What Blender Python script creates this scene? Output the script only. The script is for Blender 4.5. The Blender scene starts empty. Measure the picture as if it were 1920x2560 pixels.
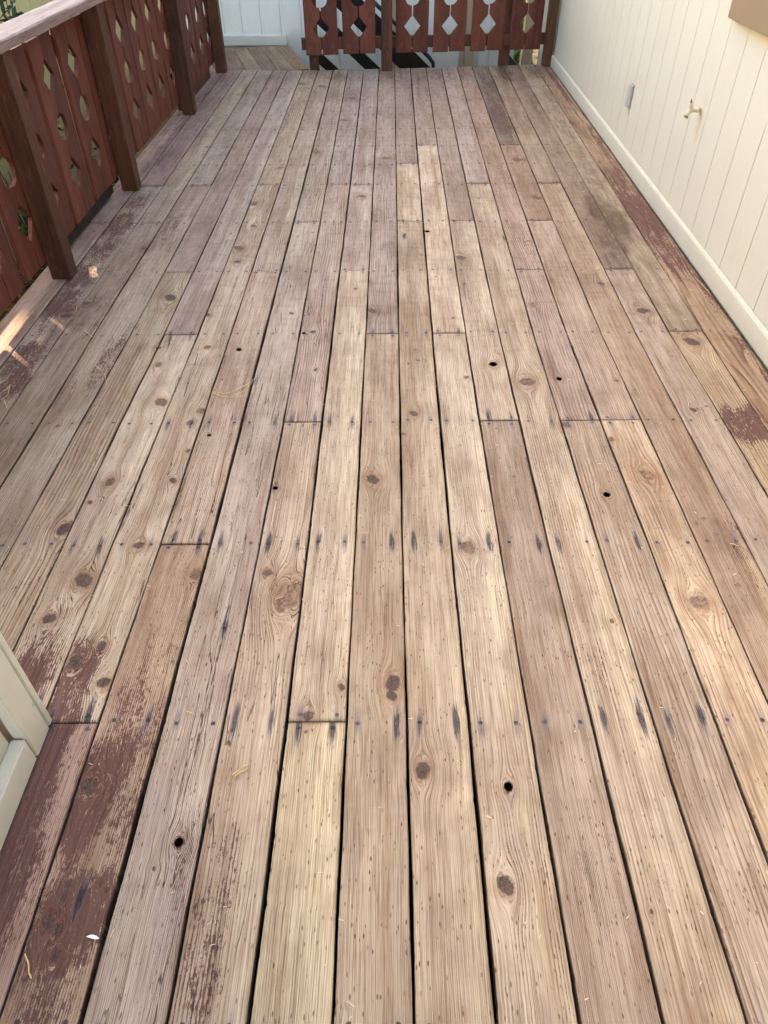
import bpy, bmesh, math, random
import numpy as np
from mathutils import Vector, Matrix

random.seed(7); rng = np.random.RandomState(11)
scene = bpy.context.scene
# ------------------------------------------------------------------ camera
F_PX = 1784.25
CAMLOC = np.array([-0.04668, -0.90254, 1.50397])
PITCH, YAW, ROLL = 0.745643, -0.008415, -0.002237
def _basis():
    cp, sp = math.cos(PITCH), math.sin(PITCH)
    f = np.array([math.sin(YAW)*cp, math.cos(YAW)*cp, -sp])
    r0 = np.array([math.cos(YAW), -math.sin(YAW), 0.0]); u0 = np.cross(r0, f)
    r = math.cos(ROLL)*r0+math.sin(ROLL)*u0; u = -math.sin(ROLL)*r0+math.cos(ROLL)*u0
    return r, u, f
CR, CU, CF = _basis()
cam_d = bpy.data.cameras.new('camera'); cam = bpy.data.objects.new('camera', cam_d)
scene.collection.objects.link(cam); scene.camera = cam
cam_d.sensor_fit = 'VERTICAL'; cam_d.sensor_height = 36.0; cam_d.lens = F_PX/2560*36
cam_d.clip_start = 0.05; cam_d.clip_end = 500
cam.matrix_world = Matrix(((CR[0], CU[0], -CF[0], CAMLOC[0]), (CR[1], CU[1], -CF[1], CAMLOC[1]),
                           (CR[2], CU[2], -CF[2], CAMLOC[2]), (0, 0, 0, 1)))
# ------------------------------------------------------------------ sky, sun, exposure
SUN_EL = math.radians(49.0); SUN_AZ = math.radians(-44.0)      # azimuth from +Y towards +X
SUN_DIR = Vector((math.sin(SUN_AZ)*math.cos(SUN_EL), math.cos(SUN_AZ)*math.cos(SUN_EL), math.sin(SUN_EL)))
world = bpy.data.worlds.new('World'); scene.world = world; world.use_nodes = True
wn = world.node_tree.nodes; wn.clear()
sky = wn.new('ShaderNodeTexSky'); sky.sky_type = 'NISHITA'; sky.sun_disc = False
sky.sun_elevation = SUN_EL; sky.sun_rotation = SUN_AZ
sky.air_density = 1.0; sky.dust_density = 1.6; sky.ozone_density = 0.6
bg = wn.new('ShaderNodeBackground'); bg.inputs['Strength'].default_value = 0.15
wo = wn.new('ShaderNodeOutputWorld')
world.node_tree.links.new(sky.outputs[0], bg.inputs[0]); world.node_tree.links.new(bg.outputs[0], wo.inputs[0])
sun_d = bpy.data.lights.new('sun', 'SUN'); sun_d.energy = 2.0; sun_d.angle = math.radians(0.5); sun_d.color = (1.0, 0.93, 0.82)
sun = bpy.data.objects.new('sun', sun_d); scene.collection.objects.link(sun)
sun.rotation_euler = SUN_DIR.to_track_quat('Z', 'Y').to_euler(); sun.location = SUN_DIR*20
vs = scene.view_settings
vs.view_transform = 'Standard'; vs.look = 'None'; vs.gamma = 1.0; vs.use_curve_mapping = False
vs.exposure = 2.72
try:
    vs.use_white_balance = True; vs.white_balance_temperature = 8350; vs.white_balance_tint = 9
except Exception: pass
scene.render.engine = 'CYCLES'
scene.cycles.use_adaptive_sampling = True; scene.cycles.adaptive_threshold = .03; scene.cycles.adaptive_min_samples = 16
scene.cycles.max_bounces = 6; scene.cycles.diffuse_bounces = 3; scene.cycles.glossy_bounces = 2; scene.cycles.transmission_bounces = 2

# ------------------------------------------------------------------ helpers
def at(x, y, z=0.0):
    d = CF+(x-960)/F_PX*CR-(y-1280)/F_PX*CU
    t = (z-CAMLOC[2])/d[2]
    return CAMLOC+t*d
def link(name, me, mats, parent=None):
    o = bpy.data.objects.new(name, me); scene.collection.objects.link(o)
    for m in (mats if isinstance(mats, (list, tuple)) else [mats]):
        if m and me.materials.find(m.name) < 0: me.materials.append(m)
    if parent: o.parent = parent
    return o
def empty(name, loc=(0, 0, 0), rz=0.0):
    o = bpy.data.objects.new(name, None); scene.collection.objects.link(o)
    o.empty_display_size = 0.1; o.location = loc; o.rotation_euler = (0, 0, rz); return o
def tag(o, label=None, cat=None, group=None, kind=None):
    if label: o['label'] = label
    if cat: o['category'] = cat
    if group: o['group'] = group
    if kind: o['kind'] = kind
    return o
class MB:
    """collects boxes, prisms and tubes into one mesh"""
    def __init__(s): s.v = []; s.f = []
    def add(s, vs_, fs):
        n = len(s.v); s.v += [tuple(v) for v in vs_]; s.f += [tuple(n+i for i in f) for f in fs]; return s
    def box(s, x0, y0, z0, x1, y1, z1, M=None):
        c = [(x0, y0, z0), (x1, y0, z0), (x1, y1, z0), (x0, y1, z0), (x0, y0, z1), (x1, y0, z1), (x1, y1, z1), (x0, y1, z1)]
        if M is not None: c = [M @ Vector(p) for p in c]
        return s.add(c, [(0, 3, 2, 1), (4, 5, 6, 7), (0, 1, 5, 4), (1, 2, 6, 5), (2, 3, 7, 6), (3, 0, 4, 7)])
    def bar(s, a, b, w, h, up=(0, 0, 1)):
        a = Vector(a); b = Vector(b); d = (b-a); L = d.length; d.normalize(); up = Vector(up)
        sx = d.cross(up).normalized(); uz = sx.cross(d)
        M = Matrix(((sx.x, d.x, uz.x, a.x), (sx.y, d.y, uz.y, a.y), (sx.z, d.z, uz.z, a.z), (0, 0, 0, 1)))
        return s.box(-w/2, 0, -h/2, w/2, L, h/2, M)
    def prism(s, poly, M, h0, h1):
        n = len(poly)
        vs_ = [M @ Vector((p[0], p[1], h0)) for p in poly]+[M @ Vector((p[0], p[1], h1)) for p in poly]
        fs = [tuple(reversed(range(n))), tuple(range(n, 2*n))]+[(i, (i+1) % n, n+(i+1) % n, n+i) for i in range(n)]
        return s.add(vs_, fs)
    def tube(s, pts, rad, n=8, cap=True):
        pts = [Vector(p) for p in pts]; k = len(pts)
        if not isinstance(rad, (list, tuple)): rad = [rad]*k
        vs_ = []; fs = []
        d0 = (pts[1]-pts[0]).normalized(); ref = Vector((0, 0, 1)) if abs(d0.z) < .9 else Vector((1, 0, 0))
        for i, p in enumerate(pts):
            d = (pts[min(i+1, k-1)]-pts[max(i-1, 0)]).normalized()
            x = d.cross(ref).normalized(); y = x.cross(d)
            for j in range(n):
                a = 2*math.pi*j/n; vs_.append(p+(x*math.cos(a)+y*math.sin(a))*rad[i])
        for i in range(k-1):
            for j in range(n):
                fs.append((i*n+j, i*n+(j+1) % n, (i+1)*n+(j+1) % n, (i+1)*n+j))
        if cap: fs += [tuple(reversed(range(n))), tuple(range((k-1)*n, k*n))]
        return s.add(vs_, fs)
    def mesh(s, name, smooth=False, bevel=0.0):
        me = bpy.data.meshes.new(name); me.from_pydata(s.v, [], s.f); me.update()
        bm = bmesh.new(); bm.from_mesh(me)
        bmesh.ops.recalc_face_normals(bm, faces=bm.faces)
        if bevel:
            es = [e for e in bm.edges if e.is_manifold and e.calc_face_angle(0) > .6]
            bmesh.ops.bevel(bm, geom=es, offset=bevel, segments=2, affect='EDGES', clamp_overlap=True)
        bm.to_mesh(me); bm.free()
        if smooth: me.polygons.foreach_set('use_smooth', [True]*len(me.polygons))
        return me
    def build(s, name, mat, parent=None, smooth=False, bevel=0.0):
        return link(name, s.mesh(name, smooth, bevel), mat, parent)
# ------------------------------------------------------------------ node helpers
class NT:
    def __init__(s, name):
        s.m = bpy.data.materials.new(name); s.m.use_nodes = True; s.t = s.m.node_tree; s.t.nodes.clear()
        s.out = s.t.nodes.new('ShaderNodeOutputMaterial'); s.b = s.t.nodes.new('ShaderNodeBsdfPrincipled')
        s.t.links.new(s.b.outputs[0], s.out.inputs[0])
    def set(s, sock, v):
        if isinstance(v, bpy.types.NodeSocket): s.t.links.new(v, sock)
        elif v is not None: sock.default_value = v
    def n(s, typ, **kw):
        nd = s.t.nodes.new(typ)
        for k, v in kw.items(): setattr(nd, k, v)
        return nd
    def m_(s, op, a, b=None, c=None, clamp=False):
        nd = s.n('ShaderNodeMath', operation=op, use_clamp=clamp)
        for i, v in enumerate((a, b, c)):
            if v is not None: s.set(nd.inputs[i], v)
        return nd.outputs[0]
    def add(s, a, b): return s.m_('ADD', a, b)
    def sub(s, a, b): return s.m_('SUBTRACT', a, b)
    def mul(s, a, b): return s.m_('MULTIPLY', a, b)
    def div(s, a, b): return s.m_('DIVIDE', a, b)
    def ss(s, x, a, b, c=0.0, d=1.0):
        nd = s.n('ShaderNodeMapRange', interpolation_type='SMOOTHSTEP')
        for i, v in enumerate((x, a, b, c, d)): s.set(nd.inputs[i], v)
        return nd.outputs[0]
    def xyz(s, x, y, z):
        nd = s.n('ShaderNodeCombineXYZ'); s.set(nd.inputs[0], x); s.set(nd.inputs[1], y); s.set(nd.inputs[2], z); return nd.outputs[0]
    def sep(s, v):
        nd = s.n('ShaderNodeSeparateXYZ'); s.set(nd.inputs[0], v); return nd.outputs
    def attr(s, name): return s.n('ShaderNodeAttribute', attribute_name=name, attribute_type='GEOMETRY')
    def noise(s, vec, scale=1.0, detail=2.0, rough=.5, dist=0.0, col=False):
        nd = s.n('ShaderNodeTexNoise'); s.set(nd.inputs['Vector'], vec); s.set(nd.inputs['Scale'], scale)
        nd.inputs['Detail'].default_value = detail; nd.inputs['Roughness'].default_value = rough; nd.inputs['Distortion'].default_value = dist
        return nd.outputs['Color' if col else 'Fac']
    def vor(s, vec, scale=1.0, rnd=1.0):
        nd = s.n('ShaderNodeTexVoronoi'); s.set(nd.inputs['Vector'], vec); nd.inputs['Scale'].default_value = scale; nd.inputs['Randomness'].default_value = rnd
        return nd
    def mix(s, f, a, b, mode='MIX'):
        nd = s.n('ShaderNodeMix', data_type='RGBA', blend_type=mode)
        s.set(nd.inputs[0], f)
        for sock, v in ((nd.inputs[6], a), (nd.inputs[7], b)):
            if isinstance(v, (tuple, list)): v = (*v[:3], 1)
            s.set(sock, v)
        return nd.outputs[2]
    def bump(s, h, dist=.001, st=1.0):
        nd = s.n('ShaderNodeBump'); s.set(nd.inputs['Height'], h); nd.inputs['Distance'].default_value = dist; nd.inputs['Strength'].default_value = st
        s.t.links.new(nd.outputs[0], s.b.inputs['Normal']); return nd
    def obj(s): return s.n('ShaderNodeTexCoord').outputs['Object']
    def geo(s): return s.n('ShaderNodeNewGeometry').outputs['Position']
    def fin(s, col=None, rough=.7, metal=0.0, spec=.3):
        if col is not None: s.set(s.b.inputs['Base Color'], (*col[:3], 1) if isinstance(col, (tuple, list)) else col)
        s.set(s.b.inputs['Roughness'], rough); s.b.inputs['Metallic'].default_value = metal
        s.b.inputs['Specular IOR Level'].default_value = spec
        return s.m
def lin(c): return tuple(((x/255)/12.92 if x/255 <= .04045 else ((x/255+.055)/1.055)**2.4) for x in c)

# ------------------------------------------------------------------ weathered deck wood
def deck_wood():
    N = NT('weathered_deck_wood')
    gv = N.sep(N.attr('gv').outputs['Vector']); u, v, sd = gv[0], gv[1], gv[2]
    kn = N.sep(N.attr('kn').outputs['Vector']); kx, ky, krx = kn[0], kn[1], kn[2]
    kk = N.sep(N.attr('kk').outputs['Vector'])          # kind of knot, ring strength
    nl = N.sep(N.attr('nl').outputs['Vector']); nx, ny, ns = nl[0], nl[1], nl[2]
    base = N.attr('base').outputs['Color']
    mk = N.n('ShaderNodeSeparateColor'); N.t.links.new(N.attr('mask').outputs['Color'], mk.inputs[0]); mred, mdark, mpur = mk.outputs[0], mk.outputs[1], mk.outputs[2]
    pr = N.sep(N.attr('par').outputs['Vector']); bold, freq, crk = pr[0], pr[1], pr[2]
    # wobble and knot deflection of the grain
    kr2 = N.add(N.add(N.mul(kx, kx), N.mul(N.mul(ky, ky), .33)), .35)
    kr = N.m_('SQRT', N.add(N.mul(kx, kx), N.mul(ky, ky)))
    fade = N.ss(kr, 6.5, 2.5)
    defl = N.mul(N.mul(N.div(N.mul(kx, krx), kr2), -1.9), fade)
    wob = N.mul(N.sub(N.noise(N.xyz(N.mul(u, 6), N.mul(v, 1.1), sd), 1, 2), .5), N.add(.010, N.mul(bold, .045)))
    u2 = N.add(N.add(u, defl), wob)
    Wp = N.geo()
    sap = N.mul(N.ss(N.add(u2, N.mul(N.m_('SINE', N.mul(sd, 3.0)), .015)), .018, .024), N.m_('GREATER_THAN', N.m_('SINE', N.mul(sd, 7.0)), -.1))
    # growth rings
    cath = N.mul(N.noise(N.xyz(N.mul(u2, 7), N.mul(v, .75), N.add(sd, 5)), 1, 1.5), N.add(1.0, N.mul(bold, 9.0)))
    ph = N.add(N.mul(u2, freq), cath)
    fr = N.m_('FRACT', ph)
    ring = N.m_('POWER', fr, 3.0); ring = N.mul(ring, N.ss(fr, 1.0, .93))
    rmod = N.ss(N.noise(N.xyz(N.mul(u2, 25), N.mul(v, 2.0), N.add(sd, 9)), 1, 2), .32, .68)
    rline = N.mul(N.mul(ring, 1.6), N.add(.35, N.mul(rmod, .65)))
    fiber = N.noise(N.xyz(N.mul(u2, 420), N.mul(v, 7), sd), 1, 2, .65)
    fiber2 = N.noise(N.xyz(N.mul(u2, 225), N.mul(v, 4.5), N.add(sd, 3)), 1, 3, .7)
    # mottling
    mot = N.noise(N.xyz(N.mul(u, 9), N.mul(v, 1.8), N.add(sd, 20)), 1, 3, .55)
    mot2 = N.noise(N.xyz(N.mul(u, 30), N.mul(v, 9), N.add(sd, 31)), 1, 3, .6)
    strk = N.noise(N.xyz(N.mul(u2, 60), N.mul(v, 1.1), N.add(sd, 41)), 1, 3, .6)
    band = N.noise(N.xyz(N.mul(u2, 26), N.mul(v, .45), N.add(sd, 77)), 1, 2.5, .6)
    cross = N.noise(N.xyz(N.mul(u, 8), N.mul(v, 26), N.add(sd, 71)), 1, 3, .6)
    c = base
    c = N.mix(N.ss(mot, .45, .68, 0, .75), c, N.mix(1.0, c, (.72, .65, .60), 'MULTIPLY'))
    c = N.mix(N.mul(sap, .8), c, N.mix(1.0, c, (1.13, 1.16, 1.14), 'MULTIPLY'))
    c = N.mix(N.ss(mot, .48, .25, 0, .45), c, N.mix(1.0, c, (1.18, 1.17, 1.16), 'MULTIPLY'))
    c = N.mix(N.ss(strk, .5, .78, 0, .55), c, N.mix(1.0, c, (.70, .64, .60), 'MULTIPLY'))
    c = N.mix(N.ss(band, .48, .68, 0, .62), c, N.mix(1.0, c, (.74, .64, .56), 'MULTIPLY'))
    c = N.mix(N.ss(mot2, .50, .75, 0, .6), c, N.mix(1.0, c, (.80, .72, .66), 'MULTIPLY'))
    c = N.mix(N.mul(N.ss(cross, .50, .72, 0, .52), N.ss(v, .6, 3.0, .25, 1.0)), c, N.mix(1.0, c, (.70, .62, .60), 'MULTIPLY'))
    c = N.mix(N.m_('MINIMUM', N.mul(rline, N.add(.52, N.mul(bold, .5))), 1.0), c, N.mix(1.0, c, (.46, .35, .29), 'MULTIPLY'))
    c = N.mix(N.ss(fiber, .42, .66, 0, .62), c, N.mix(1.0, c, (.58, .52, .47), 'MULTIPLY'))
    c = N.mix(N.ss(fiber2, .50, .64, 0, .70), c, N.mix(1.0, c, (.62, .54, .49), 'MULTIPLY'))
    c = N.mix(N.ss(fiber2, .46, .30, 0, .40), c, N.mix(1.0, c, (1.15, 1.14, 1.10), 'MULTIPLY'))
    g1 = N.noise(Wp, 2.3, 5, .62); g2 = N.noise(Wp, 9, 4, .7)
    grime = N.ss(N.add(g1, N.mul(N.sub(g2, .5), .5)), .44, .68)
    c = N.mix(N.mul(grime, .62), c, N.mix(1.0, c, (.74, .72, .73), 'MULTIPLY'))
    # lavender grey weathering
    pn = N.noise(N.xyz(N.mul(u2, 45), N.mul(v, 1.4), N.add(sd, 50)), 1, 3, .6)
    pf = N.ss(N.add(mpur, N.mul(N.sub(pn, .5), .9)), .36, .95, 0, .75)
    c = N.mix(pf, c, N.mix(1.0, c, (.78, .73, .79), 'MULTIPLY'))
    # dark grimy weathering
    dn = N.noise(N.xyz(N.mul(u2, 32), N.mul(v, 8.0), N.add(sd, 60)), 1, 4, .68)
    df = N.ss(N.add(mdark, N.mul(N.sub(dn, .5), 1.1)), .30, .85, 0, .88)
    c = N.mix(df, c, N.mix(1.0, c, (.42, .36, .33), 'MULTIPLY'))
    # old red brown stain, scraped ragged along the grain
    rn = N.noise(N.xyz(N.mul(u2, 170), N.mul(v, 55), N.add(sd, 12)), 1, 4, .8)
    rn2 = N.noise(N.xyz(N.mul(u, 28), N.mul(v, 8), N.add(sd, 15)), 1, 3, .6)
    rr_ = N.add(N.add(N.m_('MINIMUM', mred, .83), N.mul(N.sub(rn, .5), 1.9)), N.add(N.mul(N.sub(rn2, .5), 1.0), N.mul(N.sub(rline, .25), .45)))
    rf = N.ss(rr_, .50, .62, 0, .94)
    redc = N.mix(N.ss(fiber2, .35, .65), lin((108, 72, 64)), lin((80, 50, 45)))
    redc = N.mix(N.ss(fiber, .4, .7, 0, .5), redc, N.mix(1.0, redc, (.7, .65, .62), 'MULTIPLY'))
    c = N.mix(rf, c, redc)
    # small worm dashes
    vo = N.vor(N.xyz(N.mul(u, 125), N.mul(v, 42), sd), 1.0)
    vr = N.sep(vo.outputs['Color'])
    dash = N.mul(N.ss(vo.outputs['Distance'], .26, .13), N.m_('GREATER_THAN', vr[0], N.ss(N.noise(N.xyz(N.mul(u, 14), N.mul(v, 3), sd), 1, 2), 3*.1, .7, .80, .30)))
    dash = N.mul(dash, N.ss(v, 2.6, .6))
    c = N.mix(N.mul(dash, N.add(.45, N.mul(vr[1], .5))), c, lin((92, 60, 44)))
    vo2 = N.vor(N.xyz(N.mul(u, 60), N.mul(v, 30), N.add(sd, 2)), 1.0)
    fl = N.mul(N.ss(vo2.outputs['Distance'], .13, .07), N.m_('GREATER_THAN', N.sep(vo2.outputs['Color'])[1], .68))
    c = N.mix(N.mul(fl, .5), c, lin((96, 70, 58)))
    # cracks along the grain
    cn = N.noise(N.xyz(N.mul(u2, 17), N.mul(v, .55), N.add(sd, 80)), 1, 2.5, .55)
    wig = N.mul(N.sub(N.noise(N.xyz(N.mul(u, 80), N.mul(v, 14), sd), 1, 2), .5), .035)
    cd = N.m_('ABSOLUTE', N.sub(N.m_('FRACT', N.add(N.mul(N.add(cn, wig), 7.0), 0.0)), .5))
    cm = N.mul(N.ss(cd, .024, .005), N.ss(N.noise(N.xyz(N.mul(u, 9), N.mul(v, 1.5), N.add(sd, 90)), 1, 2), .68, .50))
    crack = N.mul(cm, crk)
    c = N.mix(N.mul(crack, .85), c, lin((66, 44, 36)))
    # knots
    kn_n = N.noise(N.xyz(N.mul(kx, 1.6), N.mul(ky, 1.6), N.add(sd, 7)), 1, 2)
    kph = N.add(N.m_('ARCTAN2', ky, kx), N.mul(kk[2], 2.1))
    krn = N.mul(N.add(kr, N.mul(N.sub(kn_n, .5), .75)), N.add(1.05, N.mul(N.m_('SINE', N.mul(kph, 2.0)), .16)))
    halo = N.mul(N.ss(krn, 4.2, 1.0), N.m_('MINIMUM', N.mul(kk[1], 1.3), 1.0))
    c = N.mix(N.mul(halo, N.ss(N.noise(N.xyz(N.mul(kx, .6), N.mul(ky, .35), sd), 1, 3), .35, .65, .0, .62)), c, N.mix(1.0, c, (.76, .56, .44), 'MULTIPLY'))
    swl = N.m_('FRACT', N.mul(krn, 3.2)); swl = N.mul(N.m_('POWER', swl, 3.0), N.mul(N.ss(krn, 2.6, 1.1), kk[1]))
    c = N.mix(N.mul(swl, .62), c, lin((104, 74, 58)))
    rim = N.mul(N.mul(N.ss(krn, .78, .98), N.ss(krn, 1.26, 1.02)), N.ss(N.noise(N.xyz(N.m_('COSINE', kph), N.m_('SINE', kph), N.add(sd, 4)), 1.5, 2), .35, .6, .15, 1))
    kring = N.m_('SINE', N.mul(krn, 19))
    ang = kph
    spoke = N.ss(N.noise(N.xyz(N.mul(N.m_('SINE', ang), 2.3), N.mul(N.m_('COSINE', ang), 2.3), N.add(sd, N.mul(kr, .3))), 1, 2), .56, .60)
    kcore = N.mix(kk[0], lin((160, 126, 102)), lin((96, 76, 68)))
    kcore = N.mix(N.ss(kn_n, .35, .65, 0, .6), kcore, N.mix(1.0, kcore, (.6, .56, .56), 'MULTIPLY'))
    kcore = N.mix(N.ss(fiber, .4, .7, 0, .4), kcore, N.mix(1.0, kcore, (.6, .55, .5), 'MULTIPLY'))
    kcore = N.mix(N.mul(N.ss(kring, .0, .9), .7), kcore, N.mix(1.0, kcore, (.55, .5, .5), 'MULTIPLY'))
    kcore = N.mix(N.mul(spoke, .55), kcore, lin((52, 38, 34)))
    c = N.mix(N.ss(krn, 1.10, .84, 0, .94), c, kcore)
    c = N.mix(N.mul(rim, .60), c, lin((70, 50, 40)))
    # blue black iron stains round the screws
    nn = N.noise(N.xyz(N.mul(u, 260), N.mul(v, 20), N.add(sd, 33)), 1, 3, .6)
    long_ = N.add(.012, N.mul(N.m_('MINIMUM', ns, 1.0), .013))
    nn = N.m_('ADD', N.mul(N.sub(nn, .5), 1.6), .5)
    d2 = N.m_('SQRT', N.add(N.m_('POWER', N.div(N.add(nx, N.mul(N.sub(nn, .5), .010)), .0047), 2.0), N.m_('POWER', N.div(N.add(ny, N.mul(N.sub(mot, .5), .05)), long_), 2.0)))
    st = N.mul(N.ss(N.add(d2, N.mul(N.sub(nn, .5), 2.6)), 2.7, .5), ns)
    st = N.m_('MINIMUM', st, 1.0)
    c = N.mix(N.mul(st, .84), c, N.mix(N.ss(st, .3, .9), lin((92, 88, 100)), lin((38, 35, 42))))
    dr = N.div(N.m_('SQRT', N.add(N.mul(nx, nx), N.mul(ny, ny))), N.ss(v, 1.5, 5.0, 1.0, 1.6))
    dot = N.ss(N.add(dr, N.mul(N.sub(nn, .5), .004)), .0066, .0040)
    c = N.mix(N.mul(dot, N.ss(ns, .01, .1, 0, .88)), c, lin((44, 34, 34)))
    # grime on the arrises
    ed = N.ss(N.m_('ABSOLUTE', N.attr('edge').outputs['Fac']), .0, 1.0)
    c = N.mix(N.mul(ed, .75), c, lin((62, 46, 40)))
    h = N.add(N.mul(rline, -.55), N.add(N.mul(fiber, -.30), N.mul(fiber2, -.35)))
    h = N.add(h, N.mul(crack, -1.6))
    N.bump(h, .0018, .85)
    return N.fin(c, N.add(.62, N.mul(fiber, .2)), 0, .25)
WOOD = deck_wood()

def painted_wood(name, c1, c2, scale=(26, 26, 2.2), peel=None, rough=.6, bump=.0006, axis='z'):
    N = NT(name); p = N.sep(N.obj()); oi = N.n('ShaderNodeObjectInfo').outputs['Random']
    sd = N.mul(oi, 40)
    q = {'z': (p[0], p[1], p[2]), 'y': (p[0], p[2], p[1]), 'x': (p[2], p[1], p[0])}[axis]
    v = N.xyz(N.add(N.mul(q[0], scale[0]), sd), N.mul(q[1], scale[1]), N.mul(q[2], scale[2]))
    g = N.noise(v, 4, 4, .65); big = N.noise(v, .35, 3, .6)
    c = N.mix(N.ss(big, .3, .7), c1, c2)
    c = N.mix(N.ss(oi, 0, 1, 0, .7), c, N.mix(1.0, c, (.7, .66, .66), 'MULTIPLY'))
    c = N.mix(N.ss(g, .45, .66, 0, .8), c, N.mix(1.0, c, (.6, .53, .5), 'MULTIPLY'))
    c = N.mix(N.ss(g, .42, .25, 0, .5), c, N.mix(1.0, c, (1.3, 1.25, 1.2), 'MULTIPLY'))
    if peel:
        w = N.noise(N.xyz(N.mul(q[0], 60), N.mul(q[1], 60), N.mul(q[2], 9)), 1, 4, .7)
        c = N.mix(N.ss(w, .58, .66, 0, peel[1]), c, peel[0])
    N.bump(g, bump, .8)
    return N.fin(c, rough, 0, .3)
RED = painted_wood('red_brown_fence_stain', lin((122, 66, 50)), lin((94, 48, 37)), peel=(lin((150, 98, 78)), .35))
POST = painted_wood('dark_brown_post_stain', lin((106, 65, 46)), lin((76, 48, 35)), peel=(lin((140, 84, 58)), .5))
DARKW = painted_wood('very_dark_stained_timber', lin((44, 34, 30)), lin((32, 25, 23)))
CAP = painted_wood('sun_bleached_handrail', lin((196, 172, 172)), lin((168, 140, 142)), scale=(30, 30, 2.0), peel=(lin((120, 82, 84)), .6), axis='y')
def wall_paint(name, c1, stain=None, grain=.7, bdist=.002):
    N = NT(name); P = N.geo(); p = N.sep(P)
    g = N.noise(N.xyz(N.mul(p[0], 160), N.mul(p[1], 160), N.mul(p[2], 14)), 1, 4, .65)
    g2 = N.noise(P, 3.5, 4, .6); g3 = N.noise(N.xyz(N.mul(p[0], 60), N.mul(p[1], 60), N.mul(p[2], 40)), 1, 3, .7)
    c = N.mix(N.ss(g2, .4, .75, 0, .30), c1, N.mix(1.0, c1, (.93, .90, .82), 'MULTIPLY'))
    c = N.mix(N.ss(g, .55, .8, 0, .34), c, N.mix(1.0, c, (.75, .70, .62), 'MULTIPLY'))
    vo = N.vor(N.xyz(N.mul(p[0], 24), N.mul(p[1], 24), N.mul(p[2], 14)), 1)
    sp = N.mul(N.ss(vo.outputs['Distance'], .10, .04), N.m_('GREATER_THAN', N.sep(vo.outputs['Color'])[0], .86))
    c = N.mix(N.mul(sp, .5), c, lin((120, 100, 80)))
    g5 = N.noise(N.xyz(N.mul(p[0], 30), N.mul(p[1], 30), N.mul(p[2], 3)), 1, 4, .7)
    c = N.mix(N.ss(g5, .55, .75, 0, .30), c, N.mix(1.0, c, (.86, .80, .70), 'MULTIPLY'))
    low = N.ss(N.add(p[2], N.mul(N.sub(g2, .5), .12)), .16, .0, 0, .42)
    c = N.mix(low, c, lin((150, 140, 125)))
    for (y, z, sy, sz, col, amt) in (stain or []):
        dy = N.div(N.sub(p[1], y), sy); dz = N.div(N.sub(p[2], z), sz)
        d = N.m_('SQRT', N.add(N.mul(dy, dy), N.mul(dz, dz)))
        c = N.mix(N.ss(N.add(d, N.mul(N.sub(g3, .5), .8)), 1.1, .1, 0, amt), c, col)
    N.bump(N.add(N.mul(g, grain), N.mul(g3, .5)), bdist, .6)
    return N.fin(c, .62, 0, .35)
CREAM = wall_paint('cream_siding_paint', lin((198, 189, 172)),
                   stain=[(4.245, .285, .03, .05, lin((190, 140, 80)), .7), (3.005, .50, .022, .12, lin((196, 160, 110)), .55),
                          (2.5, .955, .62, .05, lin((214, 178, 112)), .65), (3.0, .62, .05, .05, lin((170, 165, 150)), .4)])
TRIM = wall_paint('cream_trim_paint', lin((208, 202, 184)), grain=.9)
WHITE = wall_paint('cool_white_siding_paint', lin((236, 236, 226)))
TAN = wall_paint('tan_trim_paint', lin((184, 160, 128)))
GROOVE = wall_paint('groove_backing', lin((168, 156, 132)))  # darker cream for the backing inside the siding grooves
YEL = wall_paint('yellow_siding_paint', lin((214, 198, 140)))
def plain(name, c, rough=.5, metal=0., nscale=60, amt=.25, spec=.4):
    N = NT(name); g = N.noise(N.obj(), nscale, 3, .6)
    col = N.mix(N.ss(g, .4, .7, 0, amt), c, N.mix(1.0, c, (.6, .57, .52), 'MULTIPLY')); N.bump(g, .0004, .5)
    return N.fin(col, rough, metal, spec)
STEEL = plain('blackened_screw_steel', lin((92, 88, 96)), .45, .6, 900, .5)
GALV = plain('galvanised_grey_metal', lin((178, 176, 170)), .5, .15, 120, .3)
BRASSP = plain('cream_painted_brass', lin((214, 196, 160)), .5, 0, 140, .5)
OLDMET = plain('dull_grey_brass', lin((128, 118, 104)), .4, .5, 200, .5)
GLASS = plain('dark_window_glass', (.02, .025, .03), .05, 0, 10, .1, .6)
PIPE = plain('blue_black_pipe', lin((38, 52, 66)), .4, .2, 30, .3)
NEEDLE = plain('dry_pine_needle', lin((206, 176, 124)), .6, 0, 300, .3)
CHIPM = plain('pale_wood_crumbs', lin((214, 190, 156)), .7, 0, 300, .4)
WPAPER = plain('white_paint_flake', lin((238, 240, 242)), .6, 0, 300, .1)
def leafmat(name, a, b):
    N = NT(name); g = N.noise(N.geo(), 14, 2); c = N.mix(N.ss(g, .35, .65), a, b)
    return N.fin(c, .5, 0, .3)
LEAF = leafmat('green_leaves', (.045, .11, .02), (.09, .17, .035))
DLEAF = leafmat('dark_green_leaves', (.018, .05, .018), (.035, .08, .03))
LITTERM = leafmat('dry_leaf_litter', lin((176, 134, 66)), lin((104, 70, 40)))
BARK = plain('tree_bark', (.09, .065, .045), .9, 0, 12, .6)

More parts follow.
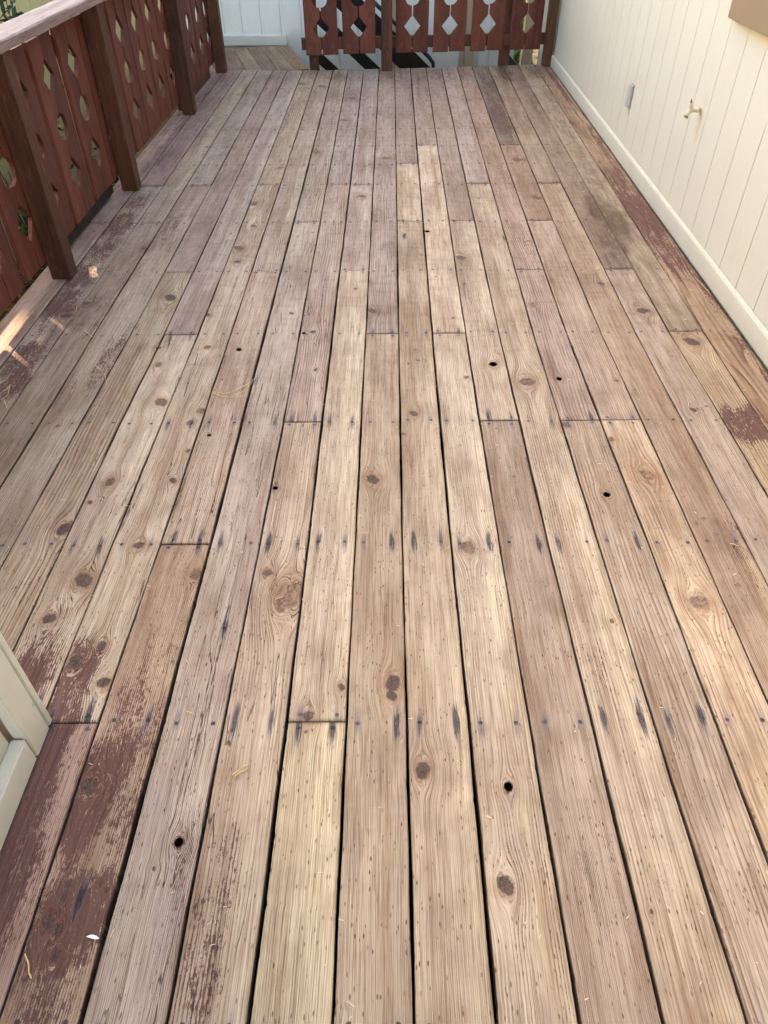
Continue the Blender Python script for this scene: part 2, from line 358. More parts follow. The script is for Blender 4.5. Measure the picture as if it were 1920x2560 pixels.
# ------------------------------------------------------------------ ground and under the deck
def soil():
    N = NT('shaded_soil'); g = N.noise(N.geo(), 6, 5, .7); c = N.mix(N.ss(g, .35, .7), lin((52, 40, 30)), lin((104, 84, 52))); N.bump(g, .03, .8)
    return N.fin(c, .95, 0, .1)
SOIL = soil()
def ground():
    xs = [-60, -20, -8, -4, -3, -2.6, -2.2, -1.9, -1.5, 0, 2, 6, 20, 60]; ys = [-60, -20, -6, 0, 2, 3, 3.5, 4, 5, 6, 7, 9, 14, 30, 80]
    v = []; f = []
    for y in ys:
        for x in xs:
            t = min(1, max(0, (y-3.3)/2.2)); t = t*t*(3-2*t)
            v.append((x, y, -.34-1.15*t+.02*math.sin(x*5+y*3)))
    n = len(xs)
    for j in range(len(ys)-1):
        for i in range(n-1): f.append((j*n+i, j*n+i+1, (j+1)*n+i+1, (j+1)*n+i))
    me = bpy.data.meshes.new('ground'); me.from_pydata(v, [], f)
    o = link('ground', me, SOIL); tag(o, 'bare soil ground below and beside the raised deck', kind='structure')
ground()

# ------------------------------------------------------------------ deck planks
W = .1445
GAPS = {-12: [(0, .0)], -11: [(1.82, -.0066)], -10: [(1.82, .0008), (6.85, .006)], -9: [(1.19, -.0019), (1.82, -.004), (6.85, .0084)],
 -8: [(.58, -.0031), (1.19, .001), (1.82, .0087), (6.85, .0092)], -7: [(.58, .0), (1.19, -.001), (1.82, .0069), (6.85, -.0013)],
 -6: [(.58, .002), (1.19, .0029), (1.82, .0068), (6.85, .0013)], -5: [(-.54, -.0059), (0, -.0061), (.58, -.0003), (1.19, .0022), (1.82, .0008), (6.85, -.0018)],
 -4: [(-.54, -.0047), (0, .001), (.58, .0035), (1.19, .0031), (1.82, .0007), (6.87, -.0052)], -3: [(-.54, .0), (0, .0), (.58, .0058), (1.19, .0082), (1.82, .0055), (6.89, -.0088)],
 -2: [(-.54, .0005), (0, .0035), (.59, .0046), (1.19, .0023), (1.82, .0013), (6.9, -.0052)], -1: [(-.54, .0023), (0, .0006), (.59, -.0006), (1.82, -.0009), (6.9, -.0053)],
 0: [(-.54, .0015), (0, -.0013), (.59, -.0046), (1.82, -.0052), (6.9, -.0018)], 1: [(-.54, .0019), (0, .0007), (.59, -.0051), (1.83, -.0066), (6.9, .0034)],
 2: [(-.54, .0027), (0, -.0013), (.59, -.0056), (1.83, -.0089), (6.9, .0073)], 3: [(-.54, .0047), (0, .0016), (.59, -.005), (1.83, -.0113), (6.9, .008)],
 4: [(-.54, .0067), (0, .0029), (.59, -.0001), (1.83, -.0089), (7.0, .0154)], 5: [(0, .0046), (.59, .0025), (1.83, -.0114), (7.0, .0155)],
 6: [(.59, .0038), (1.2, -.0005), (1.83, -.009), (7.0, .0224)], 7: [(.59, .0044), (1.2, .0023), (1.83, -.0047), (7.0, .0235)],
 8: [(1.2, .0052), (1.83, -.0063), (7.09, .0298)], 9: [(1.2, -.0054), (1.83, -.0051), (7.1, .0409)], 10: [(1.83, -.004), (7.1, .036)]}
GW = {-11: .007, -10: .006, -9: .006, -8: .007, -7: .006, -6: .006, -5: .0055, -4: .0115, -3: .006, -2: .0095, -1: .0062, 0: .0068, 1: .0098, 2: .0062, 3: .0082,
      4: .0062, 5: .0085, 6: .007, 7: .006, 8: .005, 9: .005, -12: .004, 10: .004}
def gapx(i, Y):
    if i == -12: return np.full_like(np.asarray(Y, float), -1.745)
    a = GAPS[i]; return i*W+np.interp(Y, [p[0] for p in a], [p[1] for p in a])
R = [0, .593, 1.21, 1.85, 2.472, 3.105, 3.715, 4.10, 4.50, 4.92, 5.32, 5.75, 6.18, 6.57]
def rowY(k, x): return R[k]+.012*x*(1+.25*R[k])
def farY(x): return 6.86 if x < -.72 else 6.86+.125*(x+.72)*.93
YN = -2.6
PUR = (172, 132, 128)
# column: list of (start row or 'N', tone, bold, freq, crack) from near to far
COLS = {
 -12: [('N', (188, 146, 130), 0., 150, 0), (5, (164, 128, 122), 0., 150, 0)],
 -11: [('N', (190, 166, 142), .2, 160, .4), (6, (158, 120, 118), 0., 160, .2)],
 -10: [('N', (168, 142, 120), .5, 110, .5), (5, (176, 150, 128), .2, 150, .3)],
 -9: [('N', (180, 156, 132), .2, 170, .6), (6, (166, 146, 130), .2, 160, .3)],
 -8: [(0, (182, 154, 124), .6, 90, .7), (4, (164, 134, 118), .4, 120, .3)],
 -7: [(0, (208, 182, 152), .1, 170, 1.), (3, (184, 158, 146), .1, 150, .2)],
 -6: [('N', (176, 124, 106), .15, 240, .3), (0, (210, 184, 152), .15, 160, .9), (6, (182, 154, 124), 1., 95, .2)],
 -5: [('N', (184, 142, 110), .3, 190, .5), (1, (202, 170, 142), .1, 170, 1.), (4, (186, 160, 138), .7, 130, .3)],
 -4: [('N', (198, 174, 154), .1, 250, 1.), (5, (176, 150, 130), .9, 100, .3)],
 -3: [('N', (194, 164, 136), .2, 130, 1.), (2, (186, 158, 140), .7, 100, 1.), (6, (166, 144, 136), .2, 120, .2)],
 -2: [('N', (218, 192, 150), 0., 210, .5), (0, (212, 184, 152), .05, 220, .4), (4, (184, 156, 142), .1, 160, .3), (6, (168, 144, 136), .1, 150, .2)],
 -1: [('N', (200, 170, 136), .15, 300, .3), (3, (174, 148, 134), .5, 120, .4)],
 0: [('N', (204, 174, 140), .05, 260, .3), (5, (222, 192, 156), .1, 170, 0), (7, (158, 132, 120), .1, 150, .2)],
 1: [('N', (210, 184, 154), 0., 150, .1), (3, (224, 192, 160), .05, 140, .1), (8, (158, 130, 118), .1, 150, .2)],
 2: [('N', (186, 156, 134), 0., 280, .2), (2, (202, 172, 144), .1, 130, .4), (5, (166, 138, 122), .1, 150, .2)],
 3: [('N', (202, 174, 144), .1, 125, .1), (6, (182, 156, 146), .1, 190, .2)],
 4: [('N', (196, 168, 142), .35, 90, .3), (2, (192, 160, 142), .5, 85, .3), (4, (176, 138, 118), 1., 120, .1)],
 5: [('N', (224, 188, 150), .1, 80, .2), (2, (188, 154, 132), 0., 110, .1), (5, (172, 132, 106), .7, 130, .2), (8, (136, 112, 104), .5, 130, .2)],
 6: [('N', (186, 150, 120), 0., 200, .1), (6, (160, 130, 106), .2, 120, .2)],
 7: [('N', (190, 160, 140), .1, 160, .2), (4, (148, 118, 98), .1, 150, .2)],
 8: [('N', (192, 158, 120), .6, 95, .2), (3, (172, 146, 118), .1, 150, .3)],
 9: [('N', (176, 134, 98), .9, 42, .1)],
}
# knots: photo pixel, radius px, kind (1 dark .. 0 light), ring halo strength, hole
KN = [(426, 744, 15, 1, 1, 0), (597, 620, 12, .8, 1, 0), (594, 654, 7, 1, .5, 0), (635, 509, 10, .6, .5, 0), (635, 565, 7, .7, .3, 0), (402, 1005, 15, .5, 1, 0),
 (505, 1027, 11, .5, 1, 0), (475, 1057, 9, .6, 1, 0), (519, 787, 7, .9, .6, 0), (519, 868, 8, .6, .6, 0), (597, 874, 7, 1, .3, 1), (729, 783, 6, .6, .3, 0),
 (760, 833, 5, 1, .2, 1), (782, 829, 7, .9, .2, 0), (789, 924, 5, 1, .6, 0), (930, 777, 10, .9, .8, 0), (396, 869, 6, 1, .4, 0), (396, 911, 8, .4, .6, 0),
 (523, 1088, 5, 1, .2, 1), (470, 1127, 6, .8, .6, 0), (433, 1201, 9, .8, .8, 0), (688, 1219, 7, 1, .9, 1), (933, 1197, 15, 1, .9, 0), (1035, 1034, 10, .9, .6, 0),
 (1007, 1085, 5, .6, .4, 0), (1171, 1367, 17, .35, .8, 0), (1416, 1062, 10, .7, .4, 0), (1517, 1236, 9, 1, .3, 1), (1151, 645, 12, .8, .6, 0), (1233, 911, 10, 1, .7, 1),
 (1318, 953, 17, .6, 1, 0), (1398, 946, 7, 1, .3, 1), (1502, 707, 7, 1, .6, 0), (1166, 942, 6, .5, .4, 0), (1542, 951, 5, .8, .6, 0), (1334, 761, 8, .2, .8, 0),
 (1616, 1185, 16, .15, .7, 0), (1748, 1503, 20, .1, .8, 0), (1734, 1024, 8, 1, .2, 0), (1529, 1097, 7, .6, 1, 0), (1607, 776, 14, 1, .9, 0), (1729, 854, 17, 1, .9, 0),
 (208, 1451, 21, .9, 1, 0), (123, 1546, 14, 1, 1, 0), (347, 1363, 12, .9, .7, 0), (276, 1204, 12, .7, 1, 0), (160, 1322, 18, 1, .9, 0), (224, 1255, 6, .9, .7, 0),
 (254, 1616, 12, 1, .8, 0), (191, 1654, 17, 1, .8, 0), (259, 1706, 15, 1, .8, 0), (224, 1967, 20, .95, .6, 0), (447, 2106, 12, 1, .6, 1), (170, 2210, 8, 1, .4, 0),
 (160, 2240, 9, 1, .4, 0), (123, 2306, 17, 1, .8, 0), (143, 2325, 12, 1, .5, 0), (139, 2387, 12, 1, .6, 0), (253, 2212, 6, 1, .4, 0), (266, 2225, 6, 1, .4, 0),
 (669, 1431, 11, .8, .8, 0), (722, 1490, 33, .15, 1, 0), (488, 1436, 13, .5, 1, 0), (982, 1707, 19, 1, .8, 0), (980, 1738, 13, 1, .8, 0), (854, 1718, 9, .9, .2, 0),
 (771, 1789, 13, .9, .7, 0), (1056, 1925, 19, 1, .6, 0), (1271, 1966, 12, 1, .6, 1), (1265, 2212, 20, 1, .7, 0), (1629, 2278, 5, 1, .1, 0), (1343, 494, 9, .9, .8, 0),
 (1297, 399, 12, .7, 1, 0), (1068, 579, 6, 1, .1, 1), (1245, 264, 8, .7, .8, 0), (1266, 310, 9, .7, .8, 0), (1432, 307, 8, .8, .8, 0), (1374, 214, 5, .8, .8, 0),
 (273, 621, 8, 1, .6, 0), (363, 622, 8, .9, .8, 0), (166, 789, 12, 1, .6, 0), (216, 759, 8, 1, .6, 0), (880, 245, 8, .7, 1, 0), (860, 300, 8, .6, 1, 0), (806, 215, 8, .6, 1, 0),
 (790, 380, 8, .6, 1, 0), (755, 210, 8, .5, 1, 0), (700, 420, 7, .5, 1, 0), (966, 395, 8, .4, 1, 0), (905, 490, 9, .7, .8, 0)]
# stain masks: photo pixel centre, half sizes px, angle-free (across, along), channel, amount
MASKS = [(60, 1700, 70, 90, 'r', .85), (100, 1620, 50, 60, 'r', .62), (190, 1690, 45, 110, 'r', .95), (150, 1800, 60, 60, 'r', 1.0), (110, 1560, 60, 60, 'r', .4), (230, 1640, 40, 70, 'r', .6),
 (75, 2000, 60, 260, 'r', .95), (30, 2200, 50, 200, 'r', .95), (140, 1900, 50, 120, 'r', .5), (150, 2080, 60, 260, 'r', .45),
 (230, 1990, 65, 160, 'r', 1.0), (300, 1900, 50, 120, 'r', .75), (330, 1760, 60, 120, 'r', .58), (350, 1620, 60, 120, 'r', .35), (150, 2320, 90, 170, 'r', .98), (110, 2500, 90, 100, 'r', .65), (250, 2250, 50, 120, 'r', .8), (180, 2130, 60, 80, 'r', .55),
 (60, 2480, 40, 80, 'p', .7), (430, 1560, 60, 160, 'r', .30), (380, 1830, 30, 100, 'r', .6), (300, 2080, 50, 140, 'r', .62), (60, 1480, 60, 50, 'r', .30), (130, 1470, 60, 60, 'r', .26),
 (520, 2300, 70, 160, 'r', .50), (500, 2480, 70, 100, 'r', .52), (560, 2150, 50, 100, 'r', .38), (440, 2200, 40, 250, 'r', .40),
 (430, 2250, 45, 260, 'p', .9), (390, 2020, 50, 160, 'p', .7), (450, 1900, 50, 120, 'p', .5), (340, 2450, 60, 120, 'p', .45), (500, 2480, 50, 100, 'p', .6), (545, 1700, 30, 200, 'p', .5), (640, 1300, 40, 260, 'p', .6), (700, 1300, 30, 140, 'p', .35),
 (1000, 2200, 20, 320, 'p', .55), (985, 1650, 16, 200, 'p', .4), (1160, 850, 50, 120, 'p', .4), (1000, 1250, 14, 200, 'p', .4),
 (1860, 1062, 60, 42, 'r', 1.1), (1900, 1050, 30, 40, 'r', 1.1), (1880, 1400, 60, 120, 'r', .42), (1860, 1240, 60, 60, 'r', .30),
 (1600, 540, 45, 80, 'r', .95), (1540, 460, 40, 50, 'r', .75), (1560, 480, 40, 60, 'r', .6), (1680, 640, 45, 60, 'r', .75), (1640, 600, 40, 50, 'r', .5),
 (1540, 555, 40, 50, 'd', .8), (1530, 600, 40, 40, 'd', .65), (1500, 520, 40, 40, 'd', .75), (1620, 660, 40, 40, 'd', .45), (1540, 650, 40, 35, 'd', .65), (1480, 470, 35, 40, 'd', .5), (1560, 520, 30, 40, 'd', .6),
 (1250, 300, 25, 50, 'd', .85), (1230, 230, 25, 50, 'd', .7), (1330, 250, 20, 50, 'd', .5), (1390, 260, 20, 60, 'd', .5), (1420, 330, 20, 50, 'd', .55), (1270, 350, 25, 40, 'd', .6), (1190, 320, 20, 60, 'd', .4), (1470, 420, 30, 30, 'd', .45), (1340, 180, 20, 30, 'd', .6), (1260, 180, 20, 30, 'd', .7),
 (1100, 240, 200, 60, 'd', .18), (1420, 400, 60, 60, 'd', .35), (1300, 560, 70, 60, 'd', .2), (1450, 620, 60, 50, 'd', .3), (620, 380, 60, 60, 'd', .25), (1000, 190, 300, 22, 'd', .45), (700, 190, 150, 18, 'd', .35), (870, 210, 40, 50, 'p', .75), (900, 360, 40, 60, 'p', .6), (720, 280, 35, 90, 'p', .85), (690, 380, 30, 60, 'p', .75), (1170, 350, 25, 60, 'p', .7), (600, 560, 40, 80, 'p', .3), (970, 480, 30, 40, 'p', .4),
 (500, 330, 60, 40, 'd', .35), (560, 260, 50, 60, 'd', .35), (640, 230, 40, 50, 'd', .35), (480, 440, 40, 30, 'd', .4), (420, 470, 40, 25, 'd', .35),
 (300, 560, 40, 40, 'r', .75), (260, 620, 40, 45, 'r', .7), (345, 505, 30, 25, 'r', .7), (200, 690, 40, 35, 'r', .85), (150, 755, 50, 45, 'r', .85), (60, 900, 50, 60, 'r', .8), (30, 960, 50, 50, 'r', .8), (110, 830, 40, 40, 'r', .5),
 (420, 570, 25, 45, 'r', .62), (280, 880, 30, 70, 'r', .6), (250, 930, 35, 60, 'r', .55), (190, 960, 40, 60, 'r', .4), (440, 300, 60, 70, 'r', .5), (400, 400, 40, 40, 'r', .5),
 (230, 690, 60, 60, 'd', .45), (220, 790, 60, 60, 'd', .55), (160, 850, 50, 50, 'd', .45), (60, 1060, 70, 70, 'd', .42), (130, 1010, 60, 60, 'd', .38), (360, 700, 40, 50, 'd', .35), (330, 590, 40, 40, 'd', .35),
 (1010, 590, 36, 9, 'b', 1.0), (1260, 594, 22, 6, 'b', .9), (1160, 710, 14, 12, 'b', .5), (1155, 1650, 0, 0, 'd', 0), (800, 484, 0, 0, 'd', 0), (560, 1570, 18, 60, 'b', .75), (200, 2248, 10, 28, 'b', 1.0), (790, 488, 16, 12, 'b', .4),
 (430, 1500, 30, 60, 'd', .25), (400, 1420, 45, 60, 'd', .25), (1325, 960, 0, 0, 'r', 0), (1300, 500, 40, 60, 'r', .25), (1330, 620, 40, 60, 'r', .35), (1330, 1040, 0, 0, 'r', 0), (1380, 1250, 40, 200, 'r', .26), (1470, 1600, 40, 200, 'r', .30), (1500, 2200, 90, 200, 'r', .30), (1690, 2300, 80, 200, 'r', .28), (1350, 2250, 90, 260, 'r', .22), (1420, 1450, 60, 160, 'r', .2)]
def disc(px, py, rx, ry):
    c = at(px, py); a = at(px, py-ry) if ry else c; b = at(px, py+ry) if ry else c
    ppm = .4948*(py+357)
    return c[0], c[1], max(rx/ppm, .002), max((a[1]-b[1])/2, .003)
KNW = []
for (px, py, r, k, hh, hole) in KN:
    x, y, rx, ry = disc(px, py, r, 6); KNW.append((x, y, rx, rx*1.12, k, hh, hole))
MKW = [(*disc(a, b, c, d), ch, am*(.6 if ch == 'p' and b < 700 else 1)) for (a, b, c, d, ch, am) in MASKS if am > 0]
MKW += [(1.432, 6.3, .022, .9, 'r', .8), (1.43, 3.6, .028, 2.2, 'r', .66), (1.43, 2.2, .03, 1.2, 'r', .6), (1.43, 1.5, .02, 1.2, 'r', .6), (-1.60, 5.2, .09, 1.9, 'r', .45), (-1.50, 5.6, .06, 1.2, 'r', .35)]
deck = empty('deck'); tag(deck, 'weathered wooden deck of long worn planks with traces of red stain', kind='structure')
screw_me = None
def make_screw():
    m = MB(); n = 12
    ring = lambda r, z: [(r*math.cos(2*math.pi*i/n), r*math.sin(2*math.pi*i/n), z) for i in range(n)]
    v = ring(.0044, -.004)+ring(.0044, .0002)+ring(.0037, .0006)
    f = [(i, (i+1) % n, n+(i+1) % n, n+i) for i in range(n)]+[(n+i, n+(i+1) % n, 2*n+(i+1) % n, 2*n+i) for i in range(n)]+[tuple(range(2*n, 3*n))]
    m.add(v, f)
    a = m.mesh('screw')
    # cross recess drawn as two thin near-black bars on top of the head
    b = MB(); b.box(-.0022, -.0005, .00062, .0022, .0005, .00068); b.box(-.0005, -.0022, .00069, .0005, .0022, .00074)
    bm = bmesh.new(); bm.from_mesh(a); k0 = len(bm.faces); bm.from_mesh(b.mesh('slot')); bm.faces.ensure_lookup_table()
    for i, fc in enumerate(bm.faces): fc.material_index = 0 if i < k0 else 1
    bm.to_mesh(a); bm.free(); return a
screw_me = make_screw(); SLOT = plain('screw_slot_black', (.01, .01, .012), .9)
def plank(col, Y0f, Y1f, tone, bold, freq, crk, nails):
    """one board between gap col and col+1 from Y0f(x) to Y1f(x)"""
    cx = (col+.5)*W
    y0, y1 = Y0f(cx), Y1f(cx)
    ys = [y0]
    while ys[-1] < y1-.004:
        y = ys[-1]; ys.append(min(y1, y+(.011 if y < 1.4 else .018 if y < 3 else .035 if y < 5 else .05)*(4 if y < -1.3 else 1)))
    ys = np.array(ys); ny = len(ys)
    sd = rng.rand()*60+col
    rnd = np.random.RandomState(int(sd*1000) % 99991)
    wob = lambda k: .0009*np.sin(ys*rnd.uniform(3, 6)+k*3)+.0006*np.sin(ys*rnd.uniform(14, 25)+k)+np.maximum(0, rnd.normal(0, .0009, len(ys))-.0009)*(1 if k == 1 else -1)
    xl = gapx(col, ys)+GW[col]*.36+wob(1); xr = gapx(col+1, ys)-GW[col+1]*.36+wob(2)
    if col == -12: xl = np.full(ny, -1.745)
    if col == 9: xr = gapx(10, ys)+.002
    ncol = 15
    s = np.linspace(0, 1, ncol)
    prof_in = [0.0, .0012, .0036]; prof_z = [-.0045, -.0011, 0.0]
    zoff = rnd.uniform(-.0018, .0018); cup = rnd.uniform(-.0012, .0026)
    wdt = (xr-xl)[:, None]
    tt = np.concatenate([[0, .0012, .0036], np.linspace(.009, 1-.009, ncol), [-.0036, -.0012, 0]])
    X = []; Z = []; E = []
    for k, a in enumerate(tt):
        if k < 3: x = xl+a; z = prof_z[k]
        elif k >= 3+ncol: x = xr+a; z = prof_z[5-(k-ncol)] if False else [0, -.0011, -.0045][k-3-ncol]
        else: x = xl+.0036+(xr-xl-.0072)*((a-.009)/(1-.018)*.94+.03); z = 0
        X.append(x); Z.append(np.full(ny, z)+zoff); E.append(.8 if k in (0, len(tt)-1) else .18 if k in (1, len(tt)-2) else 0)
    X = np.array(X).T; Z = np.array(Z).T; nx = len(tt)
    uu = (X-((xl+xr)/2)[:, None])
    Z = Z-cup*(1-(uu/.07)**2)*.6
    # end arris: round over the two ends, skewed ends follow Y0f / Y1f
    Yg = np.repeat(ys[:, None], nx, 1)
    sh0 = np.array([Y0f(x)-y0 for x in X[0]]); sh1 = np.array([Y1f(x)-y1 for x in X[-1]])
    w0 = np.clip(1-(ys-y0)/.3, 0, 1); w1 = np.clip(1-(y1-ys)/.3, 0, 1)
    Yg = Yg+w0[:, None]*sh0[None, :]+w1[:, None]*sh1[None, :]
    Z[0] -= .0009; Z[-1] -= .0009
    verts = np.stack([X, Yg, Z], -1).reshape(-1, 3)
    # holes through the board are cut as real openings later (faces inside removed, walls added)
    idx = np.arange(ny*nx).reshape(ny, nx)
    quads = np.stack([idx[:-1, :-1], idx[:-1, 1:], idx[1:, 1:], idx[1:, :-1]], -1).reshape(-1, 4)
    # sides and ends
    nb = len(verts); TH = .036
    per = list(idx[0, :])+list(idx[1:, -1])+list(idx[-1, -2::-1])+list(idx[-2:0:-1, 0])
    pv = verts[per].copy(); pv[:, 2] = -TH
    verts = np.concatenate([verts, pv]); P = len(per)
    side = [(per[i], nb+i, nb+(i+1) % P, per[(i+1) % P]) for i in range(P)]
    faces = quads.tolist()+side
    me = bpy.data.meshes.new('plank'); me.from_pydata(verts.tolist(), [], faces); me.update()
    me.materials.append(WOOD)
    nv = len(verts); VX, VY = verts[:, 0], verts[:, 1]
    mid = np.interp(VY, ys, (xl+xr)/2)
    U = VX-mid
    def fattr(name, typ, dom, arr, fld):
        a = me.attributes.new(name, typ, dom); a.data.foreach_set(fld, np.asarray(arr, np.float32).ravel())
    fattr('gv', 'FLOAT_VECTOR', 'POINT', np.stack([U, VY, np.full(nv, sd)], -1), 'vector')
    tone = tuple(.66*t+.34*m for t, m in zip(tone, (202, 173, 150)))
    g_ = sum(tone)/3; tone = tuple(g_+.82*(t-g_) for t in tone); far_lift = min(1.0, max(0.0, (y0-1.5)/2.5)); tone = tuple(t*(1+.035*far_lift) for t in tone)  # far boards get a lighter base colour to offset the dimmer light there
    tone = (tone[0]*.975, tone[1]*.985, tone[2]*.985)
    b = np.array([*[t*.93 for t in lin(tone)], 1.0])
    fattr('base', 'FLOAT_COLOR', 'POINT', np.tile(b, (nv, 1)), 'color')
    fattr('par', 'FLOAT_VECTOR', 'POINT', np.tile([bold, freq, crk], (nv, 1)), 'vector')
    ed = np.zeros(nv); ed[:nb] = np.tile(E, ny); ed[nb:] = 1; ed[idx[0]] = np.maximum(ed[idx[0]], .5 if y0 < 1.5 else .15); ed[idx[-1]] = np.maximum(ed[idx[-1]], .5 if y1 < 1.5 else .15)
    fattr('edge', 'FLOAT', 'POINT', ed, 'value')
    mk = np.zeros((nv, 4)); mk[:, 3] = 1
    for (mx, my, rx, ry, ch, am) in MKW:
        if mx+rx*2 < X.min() or mx-rx*2 > X.max(): continue
        # masks belong mostly to the board their centre lies on
        inside = X.min() <= mx <= X.max()
        d = np.sqrt(((VX-mx)/rx)**2+((VY-my)/ry)**2)
        g = am*np.clip(1.5-d*.9, 0, 1)
        if not inside and ch in 'rb': g = g*.45
        if ch == 'b': continue
        mk[:, 'rdp'.index(ch)] = np.maximum(mk[:, 'rdp'.index(ch)], g)
    fattr('mask', 'FLOAT_COLOR', 'POINT', mk, 'color')
    # per face nearest knot / screw, per corner exact offsets
    nf = len(faces); fq = np.array(faces); fc = verts[fq].mean(1)
    cv = verts[fq.ravel()]
    ks = [k for k in KNW if X.min()-.01 < k[0] < X.max()+.01 and y0-.05 < k[1] < y1+.05]
    kn = np.tile([30., 30., .01], (nf*4, 1)); kk = np.zeros((nf*4, 3))
    # a few small knots of its own for boards the list leaves bare
    if len(ks) < 1+(y1-y0)/2.2:
        for _ in range(int((y1-y0)/1.3)):
            r_ = rnd.uniform(.0035, .008); ks.append((cx+rnd.uniform(-.05, .05), rnd.uniform(max(y0, -.6), y1), r_, r_*1.1, rnd.uniform(.3, 1), rnd.uniform(.2, .8), 0))
    if ks:
        K = np.array([k[:6] for k in ks]); D = ((fc[:, None, 0]-K[None, :, 0])/K[None, :, 2])**2+((fc[:, None, 1]-K[None, :, 1])/K[None, :, 3])**2
        b_ = D.argmin(1); bb = np.repeat(b_, 4)
        kn = np.stack([(cv[:, 0]-K[bb, 0])/K[bb, 2], (cv[:, 1]-K[bb, 1])/K[bb, 3], K[bb, 2]], -1); kk = np.stack([K[bb, 4], K[bb, 5], bb*1.0], -1)
    fattr('kn', 'FLOAT_VECTOR', 'CORNER', kn, 'vector'); fattr('kk', 'FLOAT_VECTOR', 'CORNER', kk, 'vector')
    nl = np.tile([9., 9., 0.], (nf*4, 1))
    bl = [(mx, my, 1.0+am) for (mx, my, rx, ry, ch, am) in MKW if ch == 'b' and X.min() < mx < X.max() and y0 < my < y1]
    allp = [(n_[0], n_[1], n_[2]) for n_ in nails]
    if allp:
        A = np.array(allp); D = ((fc[:, None, 0]-A[None, :, 0])*3)**2+(fc[:, None, 1]-A[None, :, 1])**2
        bb = np.repeat(D.argmin(1), 4); nl = np.stack([cv[:, 0]-A[bb, 0], cv[:, 1]-A[bb, 1], A[bb, 2]], -1)
    fattr('nl', 'FLOAT_VECTOR', 'CORNER', nl, 'vector')
    sm = np.zeros(nf, bool); sm[:len(quads)] = True; me.polygons.foreach_set('use_smooth', sm)
    o = link('plank', me, WOOD, deck)
    # real holes
    holes = [k for k in ks if k[6]]
    if holes:
        for (hx, hy, rx, ry, *_r) in holes:
            c = MB(); c.tube([(hx, hy, -.06), (hx, hy, .03)], 1.0, 20)
            for i, p in enumerate(c.v): c.v[i] = (hx+(p[0]-hx)*rx*.86, hy+(p[1]-hy)*ry*.86, p[2])
            co = c.build('cutter', None); md = o.modifiers.new('hole', 'BOOLEAN'); md.object = co; md.operation = 'DIFFERENCE'; md.solver = 'EXACT'
            bpy.context.view_layer.update(); dg = bpy.context.evaluated_depsgraph_get()
            nm = bpy.data.meshes.new_from_object(o.evaluated_get(dg)); o.modifiers.clear()
            old = o.data; o.data = nm; nm.name = 'plank'; bpy.data.meshes.remove(old)
            cm = co.data; bpy.data.objects.remove(co); bpy.data.meshes.remove(cm)
    for (sx, sy, st, real) in nails:
        if real:
            q = bpy.data.objects.new('screw', screw_me); scene.collection.objects.link(q); q.parent = o
            q.location = (sx, sy, zoff-.0006); q.rotation_euler = (rnd.uniform(-.08, .08), rnd.uniform(-.08, .08), rnd.uniform(0, 3))
    return o
screw_me.materials.append(STEEL); screw_me.materials.append(SLOT)
nplank = 0
for col, segs in COLS.items():
    cx = (col+.5)*W
    for i, (st, tone, bold, freq, crk) in enumerate(segs):
        near = (col >= -6)
        if st == 'N': f0 = (lambda x: YN) if near else (lambda x: .012)
        else: f0 = (lambda x, k=st: rowY(k, x)+(.0012 if k < 4 else .0003)) if not (st == 0 and col < -6) else (lambda x: .012)
        if i+1 < len(segs): f1 = lambda x, k=segs[i+1][0]: rowY(k, x)-(.0012 if k < 4 else .0003)
        else: f1 = farY
        a, b = f0(cx), f1(cx)
        nails = []
        for k in list(range(-3, 0))+list(range(len(R))):
            y = rowY(k, cx) if k >= 0 else k*.6
            ys_ = []
            if abs(y-a) < .03 and k >= 0 and st != 'N': ys_ = [a+random.uniform(.013, .019)]
            elif abs(y-b) < .03: ys_ = [b-random.uniform(.013, .019)]
            elif a+.02 < y < b-.02: ys_ = [y+random.uniform(-.006, .006)]
            for yy in ys_:
                for sx in (-1, 1):
                    x = float((gapx(col, yy)+gapx(col+1, yy))/2)+sx*random.uniform(.038, .048)
                    if col == 9 and sx > 0: x -= .02
                    base_s = {0: .95, 1: .85, 2: .6, 3: .45}.get(k, .25)*random.choice([.35, .6, .9, 1.1, 1.35])
                    if col >= 5 or col <= -8: base_s *= .45
                    if len(ys_) and abs(y-a) < .03 or abs(y-b) < .03: base_s *= 1.25
                    real = (0 <= k <= 4) and random.random() < .86
                    nails.append((x, yy, min(1.2, base_s), real))
        for (mx, my, rx, ry, ch, am) in MKW:
            if ch == 'b' and gapx(col, my) < mx < gapx(col+1, my) and a < my < b: nails.append((mx, my, 1.1*am, False))
        plank(col, f0, f1, tone, bold, freq, crk, nails); nplank += 1
# joists under the boards and rim
jm = MB()
for k, y in enumerate([-1.8, -1.2, -.6]+R):
    j = MB(); j.box(-1.70, y-.019, -.19, 1.44, y+.019, -.039)
    o = j.build('joist', DARKW, deck)
